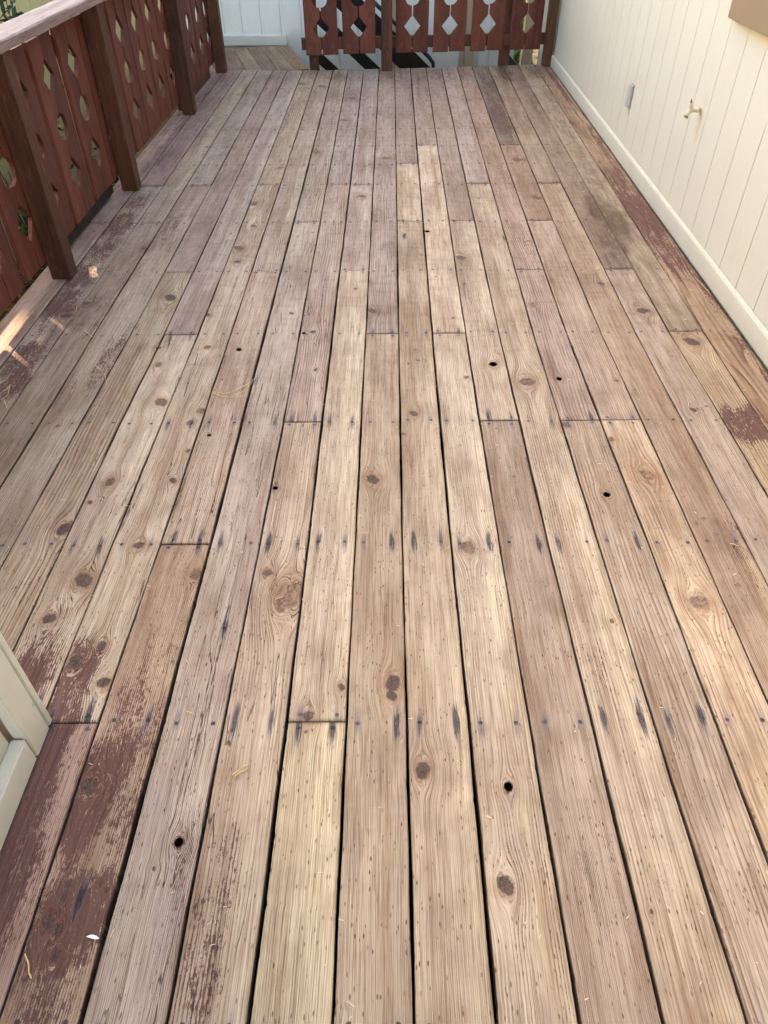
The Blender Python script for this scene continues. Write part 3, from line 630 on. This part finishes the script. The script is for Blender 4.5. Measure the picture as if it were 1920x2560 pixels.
# ------------------------------------------------------------------ lower side landing at the far left
land = empty('landing'); tag(land, 'small landing of angled boards beyond the deck end', kind='structure')
def quad_board(pts, name, parent, tone, sd, z=-.002, th=.034):
    # pts: near-left, near-right, far-right, far-left
    (a, b, c, d) = [np.array(p) for p in pts]
    nu, nvv = 9, 26; v = []; uv = []
    wdt = np.linalg.norm(b-a)
    for j in range(nvv):
        t = j/(nvv-1); l = a+(d-a)*t; r = b+(c-b)*t
        for i in range(nu):
            s_ = i/(nu-1); p = l+(r-l)*s_; v.append((p[0], p[1], z-(.003 if i in (0, nu-1) else 0))); uv.append(((s_-.5)*wdt, 6+t*np.linalg.norm(d-a), sd))
    f = [(j*nu+i, j*nu+i+1, (j+1)*nu+i+1, (j+1)*nu+i) for j in range(nvv-1) for i in range(nu-1)]
    per = list(range(nu))+[j*nu+nu-1 for j in range(1, nvv)]+[(nvv-1)*nu+i for i in range(nu-2, -1, -1)]+[j*nu for j in range(nvv-2, 0, -1)]
    nb = len(v); P = len(per)
    for i in per: v.append((v[i][0], v[i][1], z-th)); uv.append(uv[i])
    f += [(per[i], nb+i, nb+(i+1) % P, per[(i+1) % P]) for i in range(P)]
    me = bpy.data.meshes.new(name); me.from_pydata(v, [], f); me.update()
    n = len(v)
    def A(nm, typ, arr, fld):
        q = me.attributes.new(nm, typ, 'POINT'); q.data.foreach_set(fld, np.asarray(arr, np.float32).ravel())
    A('gv', 'FLOAT_VECTOR', uv, 'vector'); A('base', 'FLOAT_COLOR', np.tile([*[t*.74 for t in lin(tone)], 1], (n, 1)), 'color')
    A('par', 'FLOAT_VECTOR', np.tile([.4, 120, .3], (n, 1)), 'vector'); e = np.zeros(n); e[nb:] = 1
    A('edge', 'FLOAT', e, 'value'); A('mask', 'FLOAT_COLOR', np.tile([0, .25, 0, 1], (n, 1)), 'color')
    A('kn', 'FLOAT_VECTOR', [((p[0]-.01)/.012, (p[1]-6.5)/.014, .012) for p in uv], 'vector'); A('kk', 'FLOAT_VECTOR', np.tile([.6, .7, 0], (n, 1)), 'vector')
    A('nl', 'FLOAT_VECTOR', [(abs(p[0])-.045, p[1]-6.08, .4) for p in uv], 'vector')
    return link(name, me, WOOD, parent)
NE = [(-2.0, 6.87), (-1.70, 6.87), (-1.555, 6.87), (-1.403, 6.87), (-1.247, 6.875), (-1.106, 6.88), (-.939, 6.89), (-.815, 6.93)]
FE = [(-2.3, 7.86), (-1.98, 7.86), (-1.835, 7.86), (-1.691, 7.875), (-1.557, 7.955), (-1.421, 8.012), (-1.273, 8.037), (-1.143, 8.078)]
for i in range(7):
    n0, n1, g0, g1 = NE[i], NE[i+1], FE[i], FE[i+1]; e = .0025
    quad_board([(n0[0]+e, n0[1]), (n1[0]-e, n1[1]), (g1[0]-e, g1[1]), (g0[0]+e, g0[1])], 'plank', land, random.choice([(184, 156, 130), (176, 146, 118), (168, 140, 120)]), 3.3*i+1)
MB().box(-2.2, 6.9, -.2, -.95, 6.94, -.04).build('joist', DARKW, land)

# ------------------------------------------------------------------ balusters with sawn half cut-outs
def baluster_mesh(hand, H=.80, w=.144, th=.019, dz=(.205, .42, .635), top=None):
    """hand=+1: cut-outs on the +x edge. x from 0 to w, z from 0 to H, thickness along y"""
    pts = [(0, 0), (w, 0)]
    r, hh, dw, cw = .060, .079, .070, .060
    def diamond(z): return [(w, z-hh), (w-dw, z), (w, z+hh)]
    def circ(z):
        return [(w-math.cos(a)*cw, z+math.sin(a)*r) for a in [math.radians(t) for t in range(-90, 91, 18)]]
    pts = [(0, 0), (w, 0)]+diamond(dz[0])+circ(dz[1])+diamond(dz[2])+[(w, H), (0, H)]
    pts = [(p[0]*hand, p[1]) for p in pts]
    if hand < 0: pts = pts[::-1]
    M = Matrix(((1, 0, 0, 0), (0, 0, 1, 0), (0, 1, 0, 0), (0, 0, 0, 1)))
    m = MB(); m.prism(pts, M, 0, th)
    return m.mesh('baluster')
BL = baluster_mesh(1); BR = baluster_mesh(-1)
for m_ in (BL, BR): m_.materials.append(RED)
def pair(parent, c, z, y=0.0, g=.006):
    for me, s in ((BL, -1), (BR, 1)):
        o = bpy.data.objects.new('baluster', me); scene.collection.objects.link(o); o.parent = parent
        # mesh x runs outward from the outer edge towards the cut-outs
        o.location = (c+s*(g+.144), y+random.uniform(0, .002), z+random.uniform(-.003, .003)); o.rotation_euler = (random.uniform(-.004, .004), random.uniform(-.007, .007), 0)
# --- far railing
far = empty('railing', (0, 6.925, 0), math.atan(.12))
tag(far, 'dark red railing with diamond and round cut-outs at the far end of the deck', 'railing')
for c in (-.678, -.333, .159, .508, .867, 1.237): pair(far, c, .126)
MB().box(-.865, .021, .163, 1.51, .058, .256).build('bottom_rail', POST, far, bevel=.002)
MB().box(-.865, .021, .80, 1.51, .058, .89).build('top_rail', POST, far, bevel=.002)
MB().box(-.87, -.11, .935, 1.52, .04, .973).build('handrail', CAP, far, bevel=.004)
MB().box(-.130, -.095, .001, -.038, -.004, .934).build('post', POST, far, bevel=.003)
MB().box(1.418, -.095, .001, 1.490, -.004, .934).build('post', POST, far, bevel=.003)
MB().box(-.800, .060, -.6, -.710, .15, .93).build('post', POST, far, bevel=.003)
MB().box(1.03, .060, -.6, 1.115, .15, .93).build('post', POST, far, bevel=.003)
MB().box(-.20, -.03, -.19, 1.42, .005, -.045).build('rim_joist', DARKW, far)
# --- left railing: local x runs along world +Y, local y points to world -X
left = empty('railing', (-1.667, 0, 0), math.pi/2)
tag(left, 'red brown railing with cut-out balusters and bleached handrail along the left edge', 'railing')
for c in (.55, .9, 1.25, 1.60, 1.95, 2.295, 2.64, 2.985, 3.335, 3.85, 4.195, 4.535, 4.875, 5.215, 5.60, 5.96, 6.33, 6.66):
    pair(left, c, .088)
for (a, b) in ((.06, 2.36), (2.45, 3.58), (3.67, 5.29), (5.37, 6.72)):
    MB().box(a+.002-.09, .021, .77, b+.09-.002, .058, .86).build('top_rail', POST, left, bevel=.002)
o_ = bpy.data.objects.new('baluster', BL); scene.collection.objects.link(o_); o_.parent = left; o_.location = (3.502, .001, .088)
for (a, b) in ((2.62, 3.5),): MB().box(a, .021, .02, b, .058, .11).build('bottom_rail', DARKW, left, bevel=.002)
MB().box(5.42, .021, .0, 6.58, .058, .09).build('bottom_rail', POST, left, bevel=.002)
for y in (.06, 1.14, 2.36, 3.58, 5.29, 6.73): MB().box(y, -.097, .002, y+.092, -.003, .934).build('post', POST, left, bevel=.003)
def handrail():
    m = MB(); ny_ = 220; prof = [(-.118, 0), (-.120, .034), (-.114, .040), (.022, .041), (.028, .034), (.027, 0)]
    v = []; f = []; k = len(prof)
    for i in range(ny_):
        y = -.02+6.90*i/(ny_-1)
        for j, (a, b) in enumerate(prof):
            w_ = .0022*math.sin(y*9+j)+random.uniform(-.0012, .0012) if j in (1, 2) else .0008*math.sin(y*5+j)
            v.append((y, a+w_, .936+b+(random.uniform(-.001, .001) if j in (2, 3) else 0)))
    for i in range(ny_-1):
        for j in range(k): f.append((i*k+j, i*k+(j+1) % k, (i+1)*k+(j+1) % k, (i+1)*k+j))
    f += [tuple(range(k)), tuple(reversed(range((ny_-1)*k, ny_*k)))]
    m.add(v, f); return m
N_ = CAP
CAPX = painted_wood('sun_bleached_handrail_long', lin((170, 148, 136)), lin((130, 104, 96)), scale=(30, 30, 1.6), peel=(lin((120, 82, 84)), .6), axis='x')
handrail().build('handrail', CAPX, left)

# ------------------------------------------------------------------ grooved siding walls
def siding(parent, p0, p1, z0, z1, step, mat, backmat, groove=.007, th=.012, cuts=None, skip=None):
    """boards between p0 and p1 (plan points); the visible face lies on the line, thickness to its left"""
    p0 = Vector((p0[0], p0[1], 0)); p1 = Vector((p1[0], p1[1], 0)); L = (p1-p0).length; d = (p1-p0).normalized(); n = Vector((-d.y, d.x, 0))
    M = Matrix(((d.x, n.x, 0, p0.x), (d.y, n.y, 0, p0.y), (0, 0, 1, 0), (0, 0, 0, 1)))
    MB().box(0, th+.0005, z0, L, th+.05, z1, M).build('wall_backing', backmat, parent)
    xs = cuts or [i*step for i in range(int(L/step)+1)]+[L]
    for a, b in zip(xs[:-1], xs[1:]):
        if b-a < .02: continue
        g = groove/2
        m = MB(); m.box(a+g, 0, z0, b-g, th, z1, M)
        m.build('siding_board', mat, parent, bevel=.0009)
# right house wall
hw = empty('house_wall', (0, 0, 0)); tag(hw, 'cream grooved house wall along the right side of the deck', 'wall')
fy = lambda y: 1.466+.0065*y
g_ = [-3+.216*i for i in range(60)]
ys_c = [-2.9]+[1.875+.2135*k for k in range(-22, 29)]
ys_c = sorted(set([y for y in ys_c if y < 7.95]+[7.95]))
L0 = 10.85
siding(hw, (fy(7.95)+.0, 7.95), (fy(-2.9), -2.9), -.3, 2.75, .21, CREAM, GROOVE, groove=.0036, cuts=sorted([7.95-y for y in ys_c]))
MB().bar((fy(-2.9)-.0135, -2.9, .047), (fy(7.95)-.0135, 7.95, .047), .026, .092).build('baseboard', TRIM, hw, bevel=.004)
# window with tan casing at the upper right
win = MB()
CASE = wall_paint('brown_window_casing', lin((136, 112, 86)))
cas = MB(); cas.box(1.448, .9, .965, 1.478, 2.92, 1.075); cas.build('casing', CASE, hw, bevel=.003)
MB().box(1.448, 2.81, 1.078, 1.478, 2.92, 2.15).build('casing', CASE, hw, bevel=.003)
MB().box(1.448, .9, 1.078, 1.478, 1.01, 2.15).build('casing', CASE, hw, bevel=.003)
MB().box(1.448, .9, 2.153, 1.478, 2.92, 2.26).build('casing', CASE, hw, bevel=.003)
wf = MB(); wf.box(1.452, 1.013, 1.078, 1.476, 2.807, 1.12); wf.box(1.452, 1.013, 2.10, 1.476, 2.807, 2.15); wf.box(1.452, 1.013, 1.12, 1.476, 1.05, 2.10); wf.box(1.452, 2.77, 1.12, 1.476, 2.807, 2.10)
wfo = wf.build('window_frame', DARKW, hw); MB().box(1.470, 1.05, 1.12, 1.474, 2.77, 2.10).build('pane', GLASS, wfo)
# left house corner
lc = empty('house_corner', (0, 0, 0)); tag(lc, 'cream house corner with trim boards at the lower left of the deck', 'wall')
siding(lc, (-.872, -2.9), (-.872, -.105), -.3, 2.75, .4, CREAM, TAN, groove=.005)
siding(lc, (-.88, -.02), (-4.5, -.02), -.3, 2.75, .4, CREAM, TAN, groove=.005)
MB().box(-.870, -.095, .0, -.838, -.0225, 2.75).build('corner_board', TRIM, lc, bevel=.0025)
MB().box(-.935, -.019, .0, -.8385, .0, 2.75).build('corner_board', TRIM, lc, bevel=.0025)
MB().box(-.8715, -2.9, .001, -.838, -.0985, .082).build('baseboard', TRIM, lc, bevel=.004)
# back white wall
bw = empty('back_wall', (0, 0, 0)); tag(bw, 'white grooved building wall behind the far railing', 'wall')
cu = [0]
for x in (-3.6, -3.2, -3.0, -2.8, -2.6, -2.4, -2.2, -2.0, -1.80, -1.61, -1.41, -1.20, -.985, -.79, -.59, -.39, -.19, 0.01, .21, .42, .70, .90, 1.02, 1.25): cu.append(x+3.9)
siding(bw, (-3.9, 8.12), (1.26, 8.12), -2.2, 2.9, .2, WHITE, WHITE, groove=.007, cuts=sorted(set(cu)) )
MB().box(-3.9, 8.085, -.01, -1.147, 8.118, .082).build('baseboard', WHITE, bw, bevel=.003)
MB().box(-.048, 8.09, -2.2, .012, 8.117, 2.9).build('corner_board', TAN, bw, bevel=.002)
MB().box(.755, 8.085, -2.2, .845, 8.117, 2.9).build('corner_board', TAN, bw, bevel=.002)
MB().box(.698, 8.10, -2.2, .752, 8.117, 2.9).build('corner_board', TAN, bw, bevel=.002)
MB().box(1.20, 7.99, -2.2, 1.27, 8.117, 2.9).build('corner_board', WHITE, bw, bevel=.002)
MB().box(1.36, 7.99, -2.2, 1.47, 8.117, 2.9).build('corner_board', TAN, bw, bevel=.002)
# neighbour yellow wall to the left
yw = empty('neighbour_wall', (0, 0, 0)); tag(yw, 'yellow grooved wall of the next building seen through the left railing', 'wall')
siding(yw, (-2.36, -.2), (-2.36, 7.95), -1.8, 1.10, .203, YEL, DARKW, groove=.006)
# ------------------------------------------------------------------ staircase beyond the far railing, going down to the right
st = empty('staircase', (0, 7.35, 0)); tag(st, 'dark stained staircase descending behind the far railing', 'staircase')
def slopebar(x0, z0, x1, z1, h, y, w, name, mat=DARKW):
    return MB().bar((x0, y, z0), (x1, y, z1), w, h).build(name, mat, st)
S = -.83
def on_slope(zi, x0=-1.2, x1=1.7): return (x0, zi+S*x0, x1, zi+S*x1)
for zi, h, nm, yy in ((-.275, .10, 'guard_rail', .05), (-.62, .085, 'stringer', .05), (.085, .20, 'stringer', .05)):
    a, b, c, d = on_slope(zi, -.78, .9); slopebar(a, b, c, d, h, yy, .04, nm)
# pipe handrail with a bend
MB().tube([(-.75, .05, .91), (-.12, .05, .39), (.34, .05, .01), (.385, .05, -.04), (.392, .05, -.10), (.392, .05, -1.3)], .019, 10).build('pipe_rail', PIPE, st, smooth=True)
MB().bar((1.04, -.20, .06), (1.5, -.20, -.36), .04, .10).build('brace', DARKW, st)

# ------------------------------------------------------------------ fittings on the right wall
hb = empty('wall_fixture', (fy(4.26), 4.26, .365)); tag(hb, 'small grey metal box fixed upright on the cream wall', 'fixture')
m = MB()
hexp = [(0, -.030), (-.014, -.030), (-.026, -.015), (-.026, .015), (-.014, .030), (0, .030)]
m.prism(hexp, Matrix.Identity(4), -.062, .054); m.build('housing', GALV, hb, bevel=.0015)
m = MB(); m.prism([(p[0]*1.12-.0005, p[1]*1.1) for p in hexp], Matrix.Identity(4), .0545, .059)
m.build('rim', GALV, hb, bevel=.001)
m = MB(); m.tube([(-.012, 0, .0592), (-.012, 0, .0635)], .008, 12); m.build('cap', GALV, hb, smooth=False)
m = MB(); m.box(-.001, -.034, -.066, .0015, .034, .063); m.build('back_plate', OLDMET, hb)
tp = empty('faucet', (fy(3.03), 3.03, .565)); tp.scale = (.76, .76, .76); tp.location.z = .572; tag(tp, 'cream painted garden faucet without handle on the right wall', 'faucet')
m = MB(); m.tube([(.002, 0, 0), (-.004, 0, 0)], .026, 16); m.build('flange', BRASSP, tp)
m = MB(); m.tube([(-.004, 0, 0), (-.018, 0, 0), (-.019, 0, 0), (-.028, 0, 0), (-.029, 0, 0), (-.050, 0, 0), (-.068, 0, -.002), (-.078, 0, -.006)], [.013, .013, .016, .016, .0125, .0125, .016, .015], 14)
m.build('body', BRASSP, tp, smooth=True)
m = MB(); m.tube([(-.066, 0, .004), (-.072, 0, .024), (-.073, 0, .030)], [.014, .0135, .0145], 12); m.tube([(-.073, 0, .030), (-.076, 0, .040)], .0115, 6); m.build('bonnet', BRASSP, tp)
m = MB(); m.tube([(-.076, 0, .040), (-.078, 0, .050), (-.079, 0, .062)], [.007, .006, .0035], 8); m.build('valve_stem', OLDMET, tp)
m = MB(); m.tube([(-.070, 0, -.004), (-.082, -.002, -.020), (-.088, -.004, -.034)], [.0135, .0115, .013], 12); m.build('spout', BRASSP, tp, smooth=True)
m = MB(); m.tube([(-.087, -.004, -.032), (-.092, -.005, -.044)], .0155, 14); m.build('thread', OLDMET, tp)

# ------------------------------------------------------------------ bits lying on the deck
def needle_bunch(pts_px, label, rads=.0011, z=.004):
    o = None; m = MB()
    for pts in pts_px:
        w = [at(x, y, z) for x, y in pts]
        P = []
        for i in range(len(w)-1):
            for t in (0, .33, .66): P.append(w[i]+(w[i+1]-w[i])*t)
        P.append(w[-1]); P = [(p[0], p[1], z+.002*math.sin(i*1.1)) for i, p in enumerate(P)]
        m.tube(P, rads, 5)
    o = m.build('pine_needle', NEEDLE, None, smooth=True); tag(o, label, 'needle'); return o
needle_bunch([[(530, 980), (560, 984), (590, 976), (620, 960), (641, 942)], [(530, 982), (555, 992), (580, 993), (605, 980), (632, 955)]], 'curved dry pine needle bundle on the planks left of centre')
needle_bunch([[(0, 985), (14, 975), (26, 962), (20, 985), (4, 1000)], [(0, 960), (12, 950), (22, 940)], [(10, 1000), (18, 1020)]], 'dry pine needles at the left edge of the photo', .0013)
needle_bunch([[(238, 914), (250, 923), (262, 938), (266, 955), (262, 972)]], 'single bent pine needle left of the dark patch')
needle_bunch([[(579, 1940), (590, 1930), (604, 1918), (620, 1912)], [(584, 1945), (600, 1930), (620, 1920)]], 'two straw coloured splinters below the left screw row', .0013)
needle_bunch([[(62, 2385), (70, 2405), (72, 2430), (78, 2445)]], 'pale twig on the red plank at the lower left', .0017)
needle_bunch([[(465, 1781), (475, 1781), (482, 1785)]], 'tiny pale splinter above the left screw row', .0013)
needle_bunch([[(210, 825), (222, 836), (232, 842)]], 'short straw coloured splinter by the left stain', .0015)
needle_bunch([[(1825, 1360), (1838, 1361), (1846, 1364)]], 'short pale splinter on the right brown plank', .0013)
def flake():
    pts = [(215, 2342), (224, 2338), (234, 2337), (242, 2340), (249, 2346), (240, 2349), (228, 2346)]
    v = [tuple(at(x, y, .002+.0015*(i % 2))) for i, (x, y) in enumerate(pts)]; n = len(v)
    v2 = [(p[0], p[1], p[2]+.0012) for p in v]
    m = MB(); m.add(v+v2, [tuple(reversed(range(n))), tuple(range(n, 2*n))]+[(i, (i+1) % n, n+(i+1) % n, n+i) for i in range(n)])
    tag(m.build('paint_flake', WPAPER), 'white paint flake on the red plank at the lower left', 'flake')
flake()
def crumbs():
    m = MB()
    for _ in range(420):
        y = random.uniform(-.7, 4.2)**1.0; x = random.uniform(-1.7, 1.4)
        if x < -.8 and y < .1: continue
        a = random.uniform(0, math.pi); L = random.uniform(.0015, .0065)*(1 if random.random() < .9 else 1.8); w = random.uniform(.0004, .0011)
        c, s_ = math.cos(a), math.sin(a); z = .0016
        p = [(-L, -w), (L, -w*.4), (L*.8, w), (-L*.7, w)]
        q = [(x+c*i-s_*j, y+s_*i+c*j, z) for i, j in p]; q2 = [(i, j, z+.0010) for i, j, _z in q]
        m.add(q+q2, [(3, 2, 1, 0), (4, 5, 6, 7)]+[(i, (i+1) % 4, 4+(i+1) % 4, 4+i) for i in range(4)])
    tag(m.build('wood_crumbs', CHIPM), 'pale wood crumbs and broken needles scattered over the planks', 'debris', kind='stuff')
crumbs()

# ------------------------------------------------------------------ plants and litter outside the left railing
def leaves(name, mat, pts, size, parent=None, n_per=1, flat=False, aspect=2.4):
    v = []; f = []
    for (x, y, z) in pts:
        L = size*random.uniform(.6, 1.3); w = L/aspect
        a = Vector((random.gauss(0, 1), random.gauss(0, 1), random.gauss(0, .25 if flat else .7))).normalized()
        b = a.cross(Vector((random.gauss(0, 1), random.gauss(0, 1), random.gauss(0, 1)))).normalized(); c = a.cross(b)*.12
        k = len(v); P = Vector((x, y, z))
        v += [P-a*L*.5, P+b*w*.5+c*L*.3, P+a*L*.5, P-b*w*.5+c*L*.3]; f += [(k, k+1, k+2), (k, k+2, k+3)]
    me = bpy.data.meshes.new(name); me.from_pydata([tuple(p) for p in v], [], f)
    return link(name, me, mat, parent)
def shrub(loc, h, r, n, size, mat, label, stems=6):
    e = empty('shrub', loc); tag(e, label, 'shrub')
    m = MB(); tips = []
    for i in range(stems):
        a = random.uniform(0, 6.28); t = (r*.7*math.cos(a)*random.random(), r*.7*math.sin(a)*random.random(), h*random.uniform(.6, 1))
        m.tube([(0, 0, 0), (t[0]*.3, t[1]*.3, t[2]*.5), t], [.008, .005, .002], 5); tips.append(t)
    m.build('stem', BARK, e)
    pts = []
    for i in range(n):
        t = random.choice(tips); s_ = random.uniform(.35, 1.05); pts.append((t[0]*s_+random.gauss(0, r*.22), t[1]*s_+random.gauss(0, r*.22), t[2]*s_+random.gauss(0, h*.06)))
    leaves('foliage', mat, pts, size, e)
    return e
shrub((-2.02, 3.05, -.34), .78, .22, 150, .09, LEAF, 'bright green leafy shrub behind the nearest left railing bay')
shrub((-2.0, 3.55, -.45), .5, .16, 60, .07, LEAF, 'low green weed outside the left railing near the second post')
shrub((-2.05, 4.3, -.9), .95, .16, 60, .06, LEAF, 'thin green plant beside the yellow wall below the deck')
shrub((-2.12, 3.75, -.5), 1.62, .17, 520, .075, DLEAF, 'dark needled bush above the left handrail', 9)
shrub((-2.16, 4.9, -1.2), 2.62, .15, 330, .07, DLEAF, 'dark bush beside the yellow wall past the handrail', 8)
shrub((1.4, 8.75, -1.2), 2.3, .5, 1800, .11, LEAF, 'green plant glimpsed in the slot at the far right', 6)
lp = []
for _ in range(2600):
    x = random.uniform(-2.6, -1.72); y = random.uniform(-.5, 4.0); lp.append((x, y, -.33+random.uniform(0, .05)-(.5*max(0, y-3.2)**1.5)))
tag(leaves('leaf_litter', LITTERM, lp, .055, None, flat=True, aspect=3.2), 'dry brown leaf litter on the ground outside the left railing', 'litter', kind='stuff')

# ------------------------------------------------------------------ the tree that shades the deck (outside the frame)
LIT = [(-1.68, 1.84, .07, .08), (-1.68, 1.62, .03, .05), (-1.235, 2.19, .0, .0), (-1.49, 2.46, -.03, -.03)]
def tree():
    base = Vector((-8.2, 12.2, -1.5)); D = SUN_DIR
    e = empty('tree', base); tag(e, 'tall broadleaf tree shading the deck from the left', 'tree')
    c0 = Vector((0, 3.2, 0))+D*17
    ex = D.cross(Vector((0, 0, 1))).normalized(); ey = ex.cross(D)
    top = c0-base
    m = MB(); m.tube([(0, 0, 0), (top.x*.1, top.y*.1, top.z*.35), (top.x*.45, top.y*.45, top.z*.7), (top.x, top.y, top.z)], [.34, .3, .22, .12], 10)
    for i in range(14):
        a = random.uniform(0, 6.28); r = random.uniform(2, 5); q = top+ex*math.cos(a)*r+ey*math.sin(a)*r
        m.tube([top*.75, top*.8+(q-top)*.4, q], [.08, .05, .015], 6)
    m.build('trunk', BARK, e, smooth=True)
    v = []; f = []
    random.seed(5)
    cnt = 0
    for _ in range(25000):
        a = random.uniform(0, 6.2832); r = math.sqrt(random.random())
        px, py = ex*math.cos(a)*r*4.9, ey*math.sin(a)*r*4.7
        P = c0+px+py+D*random.uniform(-.9, .9)
        # where this leaf's shadow falls on the deck
        t = P.z/D.z; hx, hy = P.x-D.x*t, P.y-D.y*t
        if any(((hx-x)/(rx+.15))**2+((hy-y)/(ry+.15))**2 < 1 for x, y, rx, ry in LIT): continue
        L = random.uniform(.24, .42); n = (D+Vector((random.gauss(0, .5), random.gauss(0, .5), random.gauss(0, .5)))).normalized()
        if any(((hx-x)/(rx+.22))**2+((hy-y)/(ry+.22))**2 < 1 for x, y, rx, ry in LIT): L *= .5
        ax = n.cross(Vector((random.random(), random.random(), random.random()))).normalized(); ay = n.cross(ax)
        k = len(v); Q = P-base
        v += [tuple(Q-ax*L*.5), tuple(Q+ay*L*.33), tuple(Q+ax*L*.5), tuple(Q-ay*L*.33)]; f += [(k, k+1, k+2, k+3)]
    me = bpy.data.meshes.new('crown'); me.from_pydata(v, [], f)
    link('crown', me, LEAF, e)
tree()
